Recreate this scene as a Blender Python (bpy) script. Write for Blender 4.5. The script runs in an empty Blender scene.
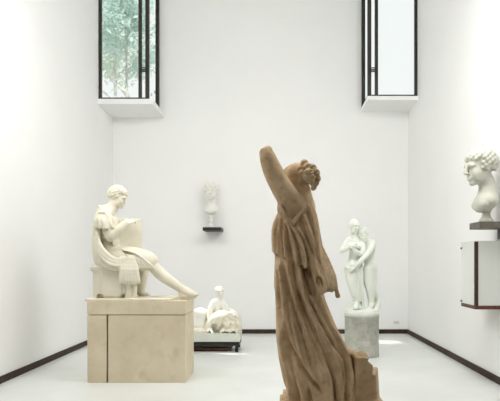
import bpy, bmesh, math, random
import numpy as np
import openvdb
from mathutils import Vector, Matrix

rnd = random.Random(7)
nrs = np.random.RandomState(5)
C = bpy.context.scene.collection
PI = math.pi

# ------------------------------------------------------------------ measures of the place
F, VX, VY, EYE = 615.0, 277.0, 261.0, 1.50      # focal length in pixels, vanishing point, eye height
XL, XR, YB = -3.393, 2.710, 12.72               # left wall, right wall, back wall
YH, ZH, ZG = 5.45, 9.6, 4.15                    # the tall hall starts here; its height; height of the low gallery in front


def at(px, py, y):
    """the point at distance y along the sight line of a picture point"""
    s = F / y
    return np.array([(px - VX) / s, y, EYE + (VY - py) / s])


# ------------------------------------------------------------------ scene helpers
def link(o, parent=None):
    C.objects.link(o)
    if parent is not None:
        o.parent = parent
    return o


def empty(name, loc):
    o = bpy.data.objects.new(name, None)
    o.empty_display_size = 0.1
    o.location = loc
    C.objects.link(o)
    return o


def tag(o, label=None, cat=None, group=None, kind=None):
    if label: o['label'] = label
    if cat: o['category'] = cat
    if group: o['group'] = group
    if kind: o['kind'] = kind
    return o


def mesh_obj(name, me, mat, parent=None, origin=None, smooth=False):
    if origin is None and parent is not None:
        q = parent
        origin = Vector((0, 0, 0))
        while q is not None:
            origin = origin + q.location
            q = q.parent
    if origin is not None:
        me.transform(Matrix.Translation(-Vector(origin)))
    if mat: me.materials.append(mat)
    if smooth:
        me.polygons.foreach_set('use_smooth', [True] * len(me.polygons))
    o = bpy.data.objects.new(name, me)
    if parent is None and origin is not None:
        o.location = origin
    return link(o, parent)


class MB:
    """collects boxes, tubes and prisms, in world coordinates, into ONE mesh"""
    def __init__(s):
        s.bm = bmesh.new()

    def box(s, lo, hi, bevel=0.0, rotz=0.0, segs=2):
        c = [(a + b) / 2 for a, b in zip(lo, hi)]
        d = [abs(b - a) for a, b in zip(lo, hi)]
        t = bmesh.new()
        bmesh.ops.create_cube(t, size=1.0)
        bmesh.ops.scale(t, vec=d, verts=t.verts)
        if bevel > 0:
            bmesh.ops.bevel(t, geom=list(t.edges), offset=bevel, segments=segs, affect='EDGES', profile=0.6)
        if rotz:
            bmesh.ops.rotate(t, cent=(0, 0, 0), matrix=Matrix.Rotation(rotz, 3, 'Z'), verts=t.verts)
        bmesh.ops.translate(t, vec=c, verts=t.verts)
        return s._merge(t)

    def _merge(s, t):
        me = bpy.data.meshes.new('tmp')
        t.to_mesh(me); t.free()
        s.bm.from_mesh(me)
        bpy.data.meshes.remove(me)
        return s

    def tube(s, a, b, ra, rb=None, n=12):
        rb = ra if rb is None else rb
        a, b = Vector(a), Vector(b)
        t = bmesh.new()
        bmesh.ops.create_cone(t, cap_ends=True, segments=n, radius1=ra, radius2=rb, depth=(b - a).length)
        q = Vector((0, 0, 1)).rotation_difference((b - a).normalized())
        bmesh.ops.rotate(t, cent=(0, 0, 0), matrix=q.to_matrix(), verts=t.verts)
        bmesh.ops.translate(t, vec=(a + b) / 2, verts=t.verts)
        return s._merge(t)

    def lathe(s, c, prof, n=48):
        """prof: list of (radius, z) from bottom to top, closed at both ends"""
        t = bmesh.new()
        rings = []
        for r, z in prof:
            rings.append([t.verts.new((c[0] + r * math.cos(2 * PI * i / n), c[1] + r * math.sin(2 * PI * i / n), z)) for i in range(n)])
        for p, q in zip(rings, rings[1:]):
            for i in range(n):
                t.faces.new((p[i], p[(i + 1) % n], q[(i + 1) % n], q[i]))
        t.faces.new(list(reversed(rings[0])))
        t.faces.new(rings[-1])
        return s._merge(t)

    def build(s, name, mat, parent=None, origin=None, smooth=False):
        me = bpy.data.meshes.new(name)
        bmesh.ops.recalc_face_normals(s.bm, faces=s.bm.faces)
        s.bm.to_mesh(me); s.bm.free()
        o = mesh_obj(name, me, mat, parent, origin)
        if smooth:
            for p in me.polygons:
                p.use_smooth = len(p.vertices) == 4
        return o


# ------------------------------------------------------------------ sculpting: distance fields turned into meshes
def vec(*a):
    return np.array(a, dtype=np.float64)


def catmull(pts, rad, sub=4):
    pts = [np.asarray(p, float) for p in pts]
    n = len(pts)
    if n < 3:
        return pts, list(rad)
    op, orr = [], []
    for i in range(n - 1):
        p0, p1, p2, p3 = pts[max(i - 1, 0)], pts[i], pts[i + 1], pts[min(i + 2, n - 1)]
        for j in range(sub):
            t = j / sub
            op.append(0.5 * (2 * p1 + (p2 - p0) * t + (2 * p0 - 5 * p1 + 4 * p2 - p3) * t * t + (3 * p1 - p0 - 3 * p2 + p3) * t ** 3))
            orr.append(rad[i] + (rad[i + 1] - rad[i]) * t)
    op.append(pts[-1]); orr.append(rad[-1])
    return op, orr


class Vol:
    def __init__(s, lo, hi, h):
        s.h = h
        s.lo = np.array(lo, float)
        n = [int(math.ceil((b - a) / h)) + 1 for a, b in zip(lo, hi)]
        s.ax = [np.asarray(lo[i] + h * np.arange(n[i]), dtype=np.float32) for i in range(3)]
        s.d = np.full(n, 0.5, dtype=np.float32)

    def region(s, lo, hi):
        sl, co = [], []
        for i in range(3):
            a = int(np.searchsorted(s.ax[i], lo[i])); b = int(np.searchsorted(s.ax[i], hi[i]))
            if b <= a: return None, None
            sl.append(slice(a, b))
            shp = [1, 1, 1]; shp[i] = b - a
            co.append(s.ax[i][a:b].reshape(shp))
        return tuple(sl), co

    def apply(s, lo, hi, fn, k, op='add'):
        m = k + 3 * s.h
        sl, co = s.region([v - m for v in lo], [v + m for v in hi])
        if sl is None: return
        b = fn(*co)
        a = s.d[sl]
        if op == 'sub':
            b = -b
            hh = np.maximum(k - np.abs(a - b), 0) / k
            s.d[sl] = np.maximum(a, b) + hh * hh * k * 0.25
        elif op == 'and':
            s.d[sl] = np.maximum(a, b)
        else:
            hh = np.maximum(k - np.abs(a - b), 0) / k
            s.d[sl] = np.minimum(a, b) - hh * hh * k * 0.25

    def cap(s, a, b, ra, rb=None, k=0.02, op='add', flat=None):
        rb = ra if rb is None else rb
        a, b = np.asarray(a, float), np.asarray(b, float)
        R = max(ra, rb)
        lo, hi = np.minimum(a, b) - R, np.maximum(a, b) + R
        if flat is None:
            u = b - a; L2 = float(u @ u) + 1e-9
            def fn(X, Y, Z):
                x, y, z = X - a[0], Y - a[1], Z - a[2]
                t = np.clip((x * u[0] + y * u[1] + z * u[2]) / L2, 0, 1)
                return np.sqrt((x - t * u[0]) ** 2 + (y - t * u[1]) ** 2 + (z - t * u[2]) ** 2) - (ra + t * (rb - ra))
        else:
            nrm, f = np.asarray(flat[0], float), flat[1]
            nrm = nrm / np.linalg.norm(nrm); g = 1 / f - 1
            u = (b - a) + g * ((b - a) @ nrm) * nrm; L2 = float(u @ u) + 1e-9
            def fn(X, Y, Z):
                x, y, z = X - a[0], Y - a[1], Z - a[2]
                w = g * (x * nrm[0] + y * nrm[1] + z * nrm[2])
                x, y, z = x + w * nrm[0], y + w * nrm[1], z + w * nrm[2]
                t = np.clip((x * u[0] + y * u[1] + z * u[2]) / L2, 0, 1)
                return (np.sqrt((x - t * u[0]) ** 2 + (y - t * u[1]) ** 2 + (z - t * u[2]) ** 2) - (ra + t * (rb - ra))) * (0.5 + 0.5 * f)
        s.apply(lo, hi, fn, k, op)

    def path(s, pts, rad, k=0.02, op='add', sub=4, flat=None):
        if not hasattr(rad, '__len__'): rad = [rad] * len(pts)
        p, r = catmull(pts, rad, sub)
        for i in range(len(p) - 1):
            s.cap(p[i], p[i + 1], r[i], r[i + 1], k, op, flat)

    def ell(s, c, r, R=None, k=0.02, op='add'):
        c = np.asarray(c, float); r = np.asarray(r, float)
        R = np.eye(3) if R is None else np.asarray(R, float)
        ext = np.sqrt(((R.T * r) ** 2).sum(1))
        def fn(X, Y, Z):
            x, y, z = X - c[0], Y - c[1], Z - c[2]
            q = [(R[i, 0] * x + R[i, 1] * y + R[i, 2] * z) / r[i] for i in range(3)]
            k0 = np.sqrt(q[0] ** 2 + q[1] ** 2 + q[2] ** 2) + 1e-6
            k1 = np.sqrt((q[0] / r[0]) ** 2 + (q[1] / r[1]) ** 2 + (q[2] / r[2]) ** 2) + 1e-6
            return k0 * (k0 - 1) / k1
        s.apply(c - ext, c + ext, fn, k, op)

    def box(s, c, half, R=None, rd=0.01, k=0.01, op='add'):
        c = np.asarray(c, float); hf = np.asarray(half, float) - rd
        R = np.eye(3) if R is None else np.asarray(R, float)
        ext = np.sqrt(((R.T * np.asarray(half)) ** 2).sum(1)) * 1.75
        def fn(X, Y, Z):
            x, y, z = X - c[0], Y - c[1], Z - c[2]
            q = [np.abs(R[i, 0] * x + R[i, 1] * y + R[i, 2] * z) - hf[i] for i in range(3)]
            o = np.sqrt(np.maximum(q[0], 0) ** 2 + np.maximum(q[1], 0) ** 2 + np.maximum(q[2], 0) ** 2)
            return o + np.minimum(np.maximum(q[0], np.maximum(q[1], q[2])), 0) - rd
        s.apply(c - ext, c + ext, fn, k, op)

    def loft(s, L, disp=None, k=0.03, op='add', cut=None):
        """L: dict z, cx, cy, rx, ry (z rising); disp(theta, Z) swells the surface; cut(X,Y,Z) > 0 is removed"""
        z = L['z']
        lo = [min(L['cx'] - L['rx']) - 0.06, min(L['cy'] - L['ry']) - 0.06, z[0]]
        hi = [max(L['cx'] + L['rx']) + 0.06, max(L['cy'] + L['ry']) + 0.06, z[-1]]
        def fn(X, Y, Z):
            g = lambda n: np.interp(Z, z, L[n]).astype(np.float32)
            cx, cy, rx, ry = g('cx'), g('cy'), g('rx'), g('ry')
            qx, qy = (X - cx) / rx, (Y - cy) / ry
            k0 = np.sqrt(qx ** 2 + qy ** 2) + 1e-5
            k1 = np.sqrt((qx / rx) ** 2 + (qy / ry) ** 2) + 1e-5
            d = k0 * (k0 - 1) / k1 * 0.92
            if disp is not None:
                d = d - disp(np.arctan2(qy, qx), Z)
            d = np.maximum(d, np.maximum(z[0] - Z, Z - z[-1]))
            if cut is not None:
                d = np.maximum(d, cut(X, Y, Z))
            return d
        s.apply(lo, hi, fn, k, op)

    def drape(s, A, B, n, r, k=0.015, jit=0.25, sub=4, bulge=None):
        """a pleated sheet: n soft cords laid side by side from curve A to curve B"""
        A = [np.asarray(p, float) for p in A]; B = [np.asarray(p, float) for p in B]
        for i in range(n):
            t = i / (n - 1)
            w = 1 + jit * (nrs.rand() - 0.5) * 2
            pts = [a * (1 - t) + b * t for a, b in zip(A, B)]
            if bulge is not None:
                pts = [p + np.asarray(bulge) * 4 * t * (1 - t) for p in pts]
            rr = r if hasattr(r, '__len__') else [r] * len(pts)
            s.path(pts, [q * w for q in rr], k, sub=sub)

    def mesh(s, name, mat, parent, floor=None):
        h = s.h
        d = s.d
        if floor is not None:
            d = np.maximum(d, (floor - s.ax[2]).reshape(1, 1, -1))
        d[0], d[-1] = 0.1, 0.1
        d[:, 0], d[:, -1] = 0.1, 0.1
        d[:, :, 0], d[:, :, -1] = 0.1, 0.1
        d = np.clip(d, -4 * h, 4 * h).astype(np.float32)
        g = openvdb.FloatGrid(4 * h)
        g.copyFromArray(d)
        pts, quads = g.convertToQuads(0.0)
        pts = np.asarray(pts, dtype=np.float64) * h + s.lo
        quads = np.asarray(quads, dtype=np.int64)
        # orientation: the signed volume must come out positive
        a, b, c_, d_ = (pts[quads[:, i]] for i in range(4))
        vol = (np.einsum('ij,ij->i', a, np.cross(b, c_)) + np.einsum('ij,ij->i', a, np.cross(c_, d_))).sum()
        if vol < 0: quads = quads[:, ::-1]
        me = bpy.data.meshes.new(name)
        me.vertices.add(len(pts)); me.vertices.foreach_set('co', pts.astype(np.float32).ravel())
        me.loops.add(quads.size); me.loops.foreach_set('vertex_index', quads.astype(np.int32).ravel())
        me.polygons.add(len(quads))
        me.polygons.foreach_set('loop_start', np.arange(0, quads.size, 4, dtype=np.int32))
        me.update(calc_edges=True); me.validate()
        return mesh_obj(name, me, mat, parent, smooth=True)


class Head:
    """a head of height S (chin to crown), looking along f"""
    def __init__(s, c, S, f, up=(0, 0, 1)):
        s.c, s.S = np.asarray(c, float), S
        f = np.asarray(f, float); f = f / np.linalg.norm(f)
        up = np.asarray(up, float)
        l = np.cross(up, f); l = l / np.linalg.norm(l)
        u = np.cross(f, l)
        s.f, s.l, s.u = f, l, u
        s.R = np.array([f, l, u])

    def p(s, f, l, u):
        return s.c + s.S * (f * s.f + l * s.l + u * s.u)

    def sculpt(s, v, ears=True):
        S = s.S; k = 0.09 * S
        def E(c, r, k=k, op='add'): v.ell(s.p(*c), [S * q for q in r], s.R, k, op)
        E((-.07, 0, .13), (.40, .315, .355))
        E((.10, 0, -.14), (.255, .235, .33))
        E((.27, 0, -.42), (.08, .09, .075))
        for m in (-1, 1):
            E((.21, .155 * m, -.13), (.11, .09, .12))
            E((.10, .20 * m, -.24), (.16, .06, .16))
            E((.395, .125 * m, .0), (.085, .085, .06), .05 * S, 'sub')
        v.path([s.p(.295, -.2, .05), s.p(.355, -.1, .085), s.p(.345, 0, .07), s.p(.355, .1, .085), s.p(.295, .2, .05)], S * .04, .05 * S, sub=2)
        for m in (-1, 1):
            E((.285, .125 * m, -.005), (.065, .07, .045), .012 * S)
        v.path([s.p(.36, 0, .07), s.p(.40, 0, -.02), s.p(.455, 0, -.135)], [S * .035, S * .04, S * .05], .04 * S, sub=2)
        for m in (-1, 1):
            E((.405, .05 * m, -.15), (.045, .035, .035), .02 * S)
        E((.32, 0, -.27), (.05, .11, .07), .06 * S)
        v.path([s.p(.33, -.085, -.275), s.p(.375, 0, -.262), s.p(.33, .085, -.275)], S * .022, .025 * S, sub=2)
        v.path([s.p(.33, -.07, -.312), s.p(.367, 0, -.322), s.p(.33, .07, -.312)], S * .025, .025 * S, sub=2)
        if ears:
            for m in (-1, 1):
                E((-.04, .315 * m, -.02), (.075, .04, .12), .03 * S)

    def hair(s, v, n=70, r=.075, low=-.18, front=.2, puff=.03):
        """a cap of curls, the face left free"""
        S = s.S
        v.ell(s.p(-.09, 0, .15), [S * (.40 + puff), S * (.315 + puff), S * (.345 + puff)], s.R, .03 * S)
        # free the face
        v.box(s.p(.45, 0, -.35), [S * .36, S * .5, S * .52], s.R, rd=.05 * S, k=.04 * S, op='sub')
        v.box(s.p(0, 0, -.62), [S * .7, S * .6, S * (.62 + low)], s.R, rd=.05 * S, k=.03 * S, op='sub')
        ga = PI * (3 - math.sqrt(5))
        for i in range(n * 2):
            zz = 1 - 2 * (i + .5) / (n * 2); rr = math.sqrt(1 - zz * zz); th = i * ga
            f, l, u = rr * math.cos(th), rr * math.sin(th), zz
            q = (-.09 + f * (.40 + puff), l * (.315 + puff), .15 + u * (.345 + puff))
            if q[2] < low + .1 or (q[0] > .08 and q[2] < front): continue
            w = r * (.75 + .5 * nrs.rand())
            v.ell(s.p(*q), [S * w, S * w, S * w * .9], s.R, .02 * S)


def hand(v, wrist, d, palm_n, size=0.19, curl=0.7, k=0.012, side=1):
    """palm, four unequal bent fingers and a thumb that leaves the side of the palm; d points to the fingers, palm_n out of the palm"""
    d = np.asarray(d, float); d = d / np.linalg.norm(d)
    n = np.asarray(palm_n, float); n = n - (n @ d) * d; n = n / np.linalg.norm(n)
    w = np.cross(d, n) * side
    S = size
    wrist = np.asarray(wrist, float)
    v.box(wrist + d * S * .26, [S * .25, S * .2, S * .07], np.array([d, w, n]), rd=S * .06, k=k * 2)
    for i, (off, ln) in enumerate(((-.15, .38), (-.05, .43), (.05, .40), (.14, .31))):
        p = wrist + d * S * .47 + w * S * off
        ang = 0.0; pts = [p]; q = p
        for j, fr in enumerate((.42, .33, .25)):
            ang += curl * (.6 if j == 0 else 1.0) * .8
            q = q + (d * math.cos(ang) + n * math.sin(ang)) * S * ln * fr
            pts.append(q)
        v.path(pts, [S * .05, S * .047, S * .043, S * .036], k * .5, sub=2)
    t0 = wrist + d * S * .12 - w * S * .16
    t1 = t0 + (d * .6 - w * .6 + n * .3) * S * .26
    t2 = t1 + (d * .8 - w * .1 + n * .5 * curl) * S * .2
    v.path([t0, t1, t2], [S * .075, S * .06, S * .045], k, sub=3)


def foot(v, ankle, toe, L=0.25, k=0.03):
    """heel, arch, ball and five toes; both points lie near the ground"""
    a, t = np.asarray(ankle, float), np.asarray(toe, float)
    d = t - a; d[2] *= 1; d = d / np.linalg.norm(d)
    s = np.cross(d, vec(0, 0, 1)); s /= np.linalg.norm(s)
    up = np.cross(s, d)
    heel = a - d * .22 * L - up * .14 * L
    v.cap(a, heel, .15 * L, .13 * L, k)
    v.path([a + d * .0, a + d * .3 * L - up * .1 * L, t - d * .18 * L - up * .02 * L], [.16 * L, .15 * L, .12 * L], k, sub=3)
    for i in range(5):
        o = (i - 2) * .075 * L
        v.cap(t - d * .2 * L + s * o, t + d * (-.0 - .03 * abs(i - 1)) * L + s * o * 1.1, .05 * L, .045 * L, .01)


# ------------------------------------------------------------------ materials
def nodes(name):
    m = bpy.data.materials.new(name); m.use_nodes = True
    nt = m.node_tree
    return m, nt, nt.nodes['Principled BSDF']


def stone(name, c1, c2, scale=4.0, rough=0.7, bump=0.15, fine=40.0, c3=None, spec=0.3, bdist=0.01, lo=.35, hi=.7):
    m, nt, b = nodes(name)
    N = nt.nodes; L = nt.links
    tc = N.new('ShaderNodeTexCoord')
    n1 = N.new('ShaderNodeTexNoise'); n1.inputs['Scale'].default_value = scale; n1.inputs['Detail'].default_value = 8; n1.inputs['Roughness'].default_value = .62
    L.new(tc.outputs['Object'], n1.inputs['Vector'])
    r = N.new('ShaderNodeValToRGB')
    r.color_ramp.elements[0].position = lo; r.color_ramp.elements[0].color = (*c1, 1)
    r.color_ramp.elements[1].position = hi; r.color_ramp.elements[1].color = (*c2, 1)
    L.new(n1.outputs['Fac'], r.inputs['Fac'])
    col = r.outputs['Color']
    if c3:
        n2 = N.new('ShaderNodeTexNoise'); n2.inputs['Scale'].default_value = scale * 3.3; n2.inputs['Detail'].default_value = 6
        L.new(tc.outputs['Object'], n2.inputs['Vector'])
        r2 = N.new('ShaderNodeValToRGB'); r2.color_ramp.elements[0].position = .55; r2.color_ramp.elements[1].position = .75
        L.new(n2.outputs['Fac'], r2.inputs['Fac'])
        mx = N.new('ShaderNodeMixRGB'); mx.inputs[2].default_value = (*c3, 1)
        L.new(r2.outputs['Color'], mx.inputs[0]); L.new(col, mx.inputs[1]); col = mx.outputs[0]
    L.new(col, b.inputs['Base Color'])
    b.inputs['Roughness'].default_value = rough
    b.inputs['Specular IOR Level'].default_value = spec
    if bump:
        n3 = N.new('ShaderNodeTexNoise'); n3.inputs['Scale'].default_value = fine; n3.inputs['Detail'].default_value = 5
        L.new(tc.outputs['Object'], n3.inputs['Vector'])
        bp = N.new('ShaderNodeBump'); bp.inputs['Strength'].default_value = bump; bp.inputs['Distance'].default_value = bdist
        L.new(n3.outputs['Fac'], bp.inputs['Height']); L.new(bp.outputs['Normal'], b.inputs['Normal'])
    return m


def glass(name, tint=(1, 1, 1), mix=.06, rough=0.02, milk=0.0, milkc=(.8, .85, .8)):
    m = bpy.data.materials.new(name); m.use_nodes = True
    nt = m.node_tree; N = nt.nodes; L = nt.links
    N.clear()
    out = N.new('ShaderNodeOutputMaterial')
    tr = N.new('ShaderNodeBsdfTransparent'); tr.inputs[0].default_value = (*tint, 1)
    gl = N.new('ShaderNodeBsdfGlossy'); gl.inputs['Roughness'].default_value = rough
    mx = N.new('ShaderNodeMixShader'); mx.inputs[0].default_value = mix
    L.new(tr.outputs[0], mx.inputs[1]); L.new(gl.outputs[0], mx.inputs[2])
    last = mx
    if milk:
        df = N.new('ShaderNodeBsdfDiffuse'); df.inputs[0].default_value = (*milkc, 1)
        m2 = N.new('ShaderNodeMixShader'); m2.inputs[0].default_value = milk
        L.new(mx.outputs[0], m2.inputs[1]); L.new(df.outputs[0], m2.inputs[2]); last = m2
    L.new(last.outputs[0], out.inputs[0])
    return m


M = {}
M['wall'] = stone('white_wall_paint', (.88, .88, .875), (.90, .90, .895), 1.2, .85, .06, 60, spec=.15, bdist=.004)
M['gallery'] = stone('gallery_wall_plaster', (.42, .40, .36), (.47, .45, .41), 1.5, .9, .05, 40, spec=.1)
M['ceil'] = stone('ceiling_paint', (.86, .86, .85), (.88, .88, .87), 1, .9, 0)
M['base_dark'] = stone('dark_brown_skirting', (.040, .026, .018), (.065, .043, .031), 8, .6, .05, 60, spec=.15)
M['plinth'] = stone('cream_limestone', (.64, .55, .39), (.75, .67, .515), 2.2, .75, .12, 70, c3=(.62, .515, .345), bdist=.004)
M['plaster_cream'] = stone('aged_cream_plaster', (.71, .665, .54), (.81, .775, .66), 5, .7, .05, 90, bdist=.003)
M['plaster_white'] = stone('white_plaster', (.70, .735, .655), (.78, .805, .735), 5, .65, .05, 90, bdist=.003)
M['plaster_pure'] = stone('bright_white_plaster', (.80, .79, .73), (.86, .85, .79), 6, .65, .05, 90, bdist=.003)
M['plaster_bust'] = stone('grey_white_plaster', (.55, .555, .48), (.69, .69, .61), 6, .7, .08, 80, bdist=.003)
M['brown'] = stone('brown_weathered_stone', (.45, .315, .185), (.67, .505, .33), 5, .8, .35, 55, c3=(.41, .28, .16), bdist=.006, spec=.2)
M['brown_hair'] = stone('brown_weathered_stone_hair', (.41, .28, .16), (.61, .46, .295), 9, .8, .35, 70, bdist=.006, spec=.2)
M['grey_marble'] = stone('mottled_grey_marble', (.36, .36, .31), (.53, .525, .465), 7, .6, .06, 60, c3=(.30, .295, .25), bdist=.003)
M['metal'] = stone('black_painted_steel', (.012, .012, .011), (.02, .02, .018), 20, .45, .02, 80, spec=.4)
M['frame'] = stone('dark_bronze_frame', (.022, .017, .015), (.035, .028, .025), 14, .45, .02, 80, spec=.4)
M['shelf'] = stone('dark_grey_shelf', (.12, .108, .092), (.18, .165, .14), 10, .6, .05, 60)
M['wood_dark'] = stone('dark_brown_wood', (.050, .030, .022), (.085, .052, .04), 18, .5, .08, 60, spec=.2)
M['wood'] = stone('red_brown_wood', (.10, .035, .02), (.17, .065, .04), 18, .5, .08, 60)
M['slab'] = stone('pale_grey_marble', (.58, .61, .54), (.68, .70, .63), 5, .6, .05, 60)
M['outlet'] = stone('ivory_plastic', (.74, .73, .68), (.78, .77, .72), 5, .5, 0)
M['socket'] = stone('socket_recess', (.4, .39, .36), (.45, .44, .4), 5, .6, 0)
M['pane'] = glass('window_glass', (.98, 1, .99), .03)
M['case_pane'] = glass('frosted_case_glass', (.95, .97, .95), .05, .15, .75, (.93, .945, .915))
M['bark'] = stone('bark', (.42, .44, .40), (.58, .60, .56), 12, .9, .4, 30)
M['leaf_a'] = stone('bluish_green_leaves', (.54, .67, .63), (.68, .78, .74), 2.5, .6, 0)
M['leaf_b'] = stone('pale_green_leaves', (.60, .70, .62), (.74, .80, .72), 2.5, .6, 0)
for k_ in ('leaf_a', 'leaf_b'):
    nt = M[k_].node_tree; b = nt.nodes['Principled BSDF']
    tl = nt.nodes.new('ShaderNodeBsdfTranslucent'); mx = nt.nodes.new('ShaderNodeMixShader'); mx.inputs[0].default_value = .45
    nt.links.new(b.inputs['Base Color'].links[0].from_socket, tl.inputs[0])
    nt.links.new(b.outputs[0], mx.inputs[1]); nt.links.new(tl.outputs[0], mx.inputs[2])
    nt.links.new(mx.outputs[0], nt.nodes['Material Output'].inputs[0])
M['ground'] = stone('gravel', (.5, .48, .42), (.62, .6, .54), 30, .9, .2, 80)

# polished cement floor, slightly cloudy
m, nt, b = nodes('polished_pale_floor')
N, L = nt.nodes, nt.links
tc = N.new('ShaderNodeTexCoord')
n1 = N.new('ShaderNodeTexNoise'); n1.inputs['Scale'].default_value = 1.1; n1.inputs['Detail'].default_value = 7
r = N.new('ShaderNodeValToRGB')
r.color_ramp.elements[0].position = .3; r.color_ramp.elements[0].color = (.70, .725, .70, 1)
r.color_ramp.elements[1].position = .75; r.color_ramp.elements[1].color = (.79, .81, .785, 1)
L.new(tc.outputs['Object'], n1.inputs['Vector']); L.new(n1.outputs['Fac'], r.inputs['Fac']); L.new(r.outputs['Color'], b.inputs['Base Color'])
n2 = N.new('ShaderNodeTexNoise'); n2.inputs['Scale'].default_value = 5; n2.inputs['Detail'].default_value = 4
mr = N.new('ShaderNodeMapRange'); mr.inputs['To Min'].default_value = .26; mr.inputs['To Max'].default_value = .42
L.new(tc.outputs['Object'], n2.inputs['Vector']); L.new(n2.outputs['Fac'], mr.inputs['Value']); L.new(mr.outputs['Result'], b.inputs['Roughness'])
b.inputs['Specular IOR Level'].default_value = .5
M['floor'] = m

# ------------------------------------------------------------------ the room
T = 0.3
ZW0L, ZW0R, ZW1 = 4.463, 4.585, 7.8            # corner windows: undersides and top
YWL, YWR = 11.66, 11.82                         # distance of their front faces
XWL, XWR = -2.464, 1.779                        # their free corners


def structure(o):
    o['kind'] = 'structure'
    return o


mb = MB(); mb.box((XL - T, -4.2, -.2), (XR + T, YB + T, 0)); structure(mb.build('floor', M['floor']))
mb = MB()
mb.box((XL - T, YH, 0), (XL, YWL, ZH)); mb.box((XL - T, YWL, 0), (XL, YB + T, ZW0L)); mb.box((XL - T, YWL, ZW1), (XL, YB + T, ZH))
structure(mb.build('wall_left', M['wall']))
mb = MB()
mb.box((XR, YH, 0), (XR + T, YWR, ZH)); mb.box((XR, YWR, 0), (XR + T, YB + T, ZW0R)); mb.box((XR, YWR, ZW1), (XR + T, YB + T, ZH))
structure(mb.build('wall_right', M['wall']))
mb = MB()
mb.box((XWL, YB, 0), (XWR, YB + T, ZH))
mb.box((XL, YB, 0), (XWL, YB + T, ZW0L)); mb.box((XL, YB, ZW1), (XWL, YB + T, ZH))
mb.box((XWR, YB, 0), (XR, YB + T, ZW0R)); mb.box((XWR, YB, ZW1), (XR, YB + T, ZH))
structure(mb.build('wall_back', M['wall']))
mb = MB(); mb.box((XL - T, YH - T, ZH), (XR + T, YB + T, ZH + .2)); structure(mb.build('ceiling', M['ceil']))
# low gallery in which the photographer stands
mb = MB(); mb.box((XL - T, -4.2, ZG), (XR + T, YH - .002, ZG + .25)); structure(mb.build('ceiling_gallery', M['gallery']))
mb = MB(); mb.box((XL - T, YH - T, ZG + .25), (XR + T, YH, ZH)); structure(mb.build('wall_front', M['wall']))
mb = MB()
mb.box((XL - T, -4.2, 0), (XL, YH, ZG)); mb.box((XR, -4.2, 0), (XR + T, YH, ZG)); mb.box((XL - T, -4.5, 0), (XR + T, -4.2, ZG))
structure(mb.build('wall_gallery', M['gallery']))
BBH = .088
mb = MB(); mb.box((XL, YH, 0), (XL + .022, YB - .022, BBH), .003); structure(mb.build('baseboard_left', M['base_dark']))
mb = MB(); mb.box((XR - .022, YH, 0), (XR, YB - .022, BBH), .003); structure(mb.build('baseboard_right', M['base_dark']))
mb = MB(); mb.box((XL, YB - .022, 0), (XR, YB, BBH), .003); structure(mb.build('baseboard_back', M['base_dark']))


def corner_window(idx, side, xw, xc, yf, zs, sill_out, sill_t):
    """a glazed box standing into the room in an upper corner; xw wall, xc free corner"""
    w = structure(empty('window_%d' % idx, (xc, yf, zs)))
    sg = 1 if xc > xw else -1                   # from the wall towards the room
    z0 = zs + sill_t
    fr = .06
    mb = MB()                                   # white plastered sill slab
    xa, xb = sorted((xw, xc + sg * sill_out))
    mb.box((xa, yf - .05, zs), (xb, YB, z0), .004)
    structure(mb.build('window_sill', M['wall'], w))
    mb = MB()                                   # solid head slab over the box
    mb.box((xa, yf - .05, ZW1), (xb, YB, ZW1 + .15)); structure(mb.build('window_head', M['wall'], w))
    def post(x0, x1, y0, y1, name='window_frame'):
        a, b_ = sorted((x0, x1))
        mb = MB(); mb.box((a, y0, z0), (b_, y1, ZW1), .004); structure(mb.build(name, M['frame'], w))
    xm = xc - sg * .135                         # second upright beside the corner post
    post(xw + sg * .005, xw + sg * (.005 + fr), yf, yf + fr)
    post(xm - sg * .03, xm + sg * .03, yf, yf + fr)
    post(xc - sg * .035, xc + sg * .035, yf, yf + fr + .01)
    post(xc - sg * .035, xc + sg * .035, YB - .085, YB - .005)
    mb = MB()                                   # bottom rails of the front and of the side
    a, b_ = sorted((xw + sg * .06, xc - sg * .03))
    mb.box((a, yf + .005, z0), (b_, yf + fr - .005, z0 + .04), .003)
    a, b_ = sorted((xc - sg * .028, xc + sg * .028))
    mb.box((a, yf + fr, z0), (b_, YB - .08, z0 + .04), .003)
    structure(mb.build('bottom_rail', M['frame'], w))
    def pane(lo, hi):
        mb = MB(); mb.box(lo, hi); structure(mb.build('glass_pane', M['pane'], w))
    a, b_ = sorted((xw + sg * .06, xm - sg * .028)); pane((a, yf + .026, z0 + .038), (b_, yf + .034, ZW1))
    a, b_ = sorted((xm + sg * .028, xc - sg * .033)); pane((a, yf + .026, z0 + .038), (b_, yf + .034, ZW1))
    pane((xc - .004, yf + fr + .008, z0 + .038), (xc + .004, YB - .083, ZW1))
    # the catch across the narrow casement
    zc = EYE + (VY - 70) / (F / yf)
    mb = MB()
    for dz in (-.035, .035):
        mb.tube((xm - sg * .02, yf - .018, zc + dz), (xc + sg * .02, yf - .018, zc + dz), .011, n=10)
    mb.tube((xm, yf - .018, zc - .05), (xm, yf - .018, zc + .05), .012, n=10)
    mb.tube((xc, yf - .018, zc - .05), (xc, yf - .018, zc + .05), .012, n=10)
    mb.box((min(xm, xc) - .012, yf - .02, zc - .012), (max(xm, xc) + .012, yf + .004, zc + .012))
    structure(mb.build('window_latch', M['metal'], w))
    return w


corner_window(1, -1, XL, XWL, YWL, ZW0L, .12, .10)
corner_window(2, 1, XR, XWR, YWR, ZW0R, .04, .075)

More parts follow.
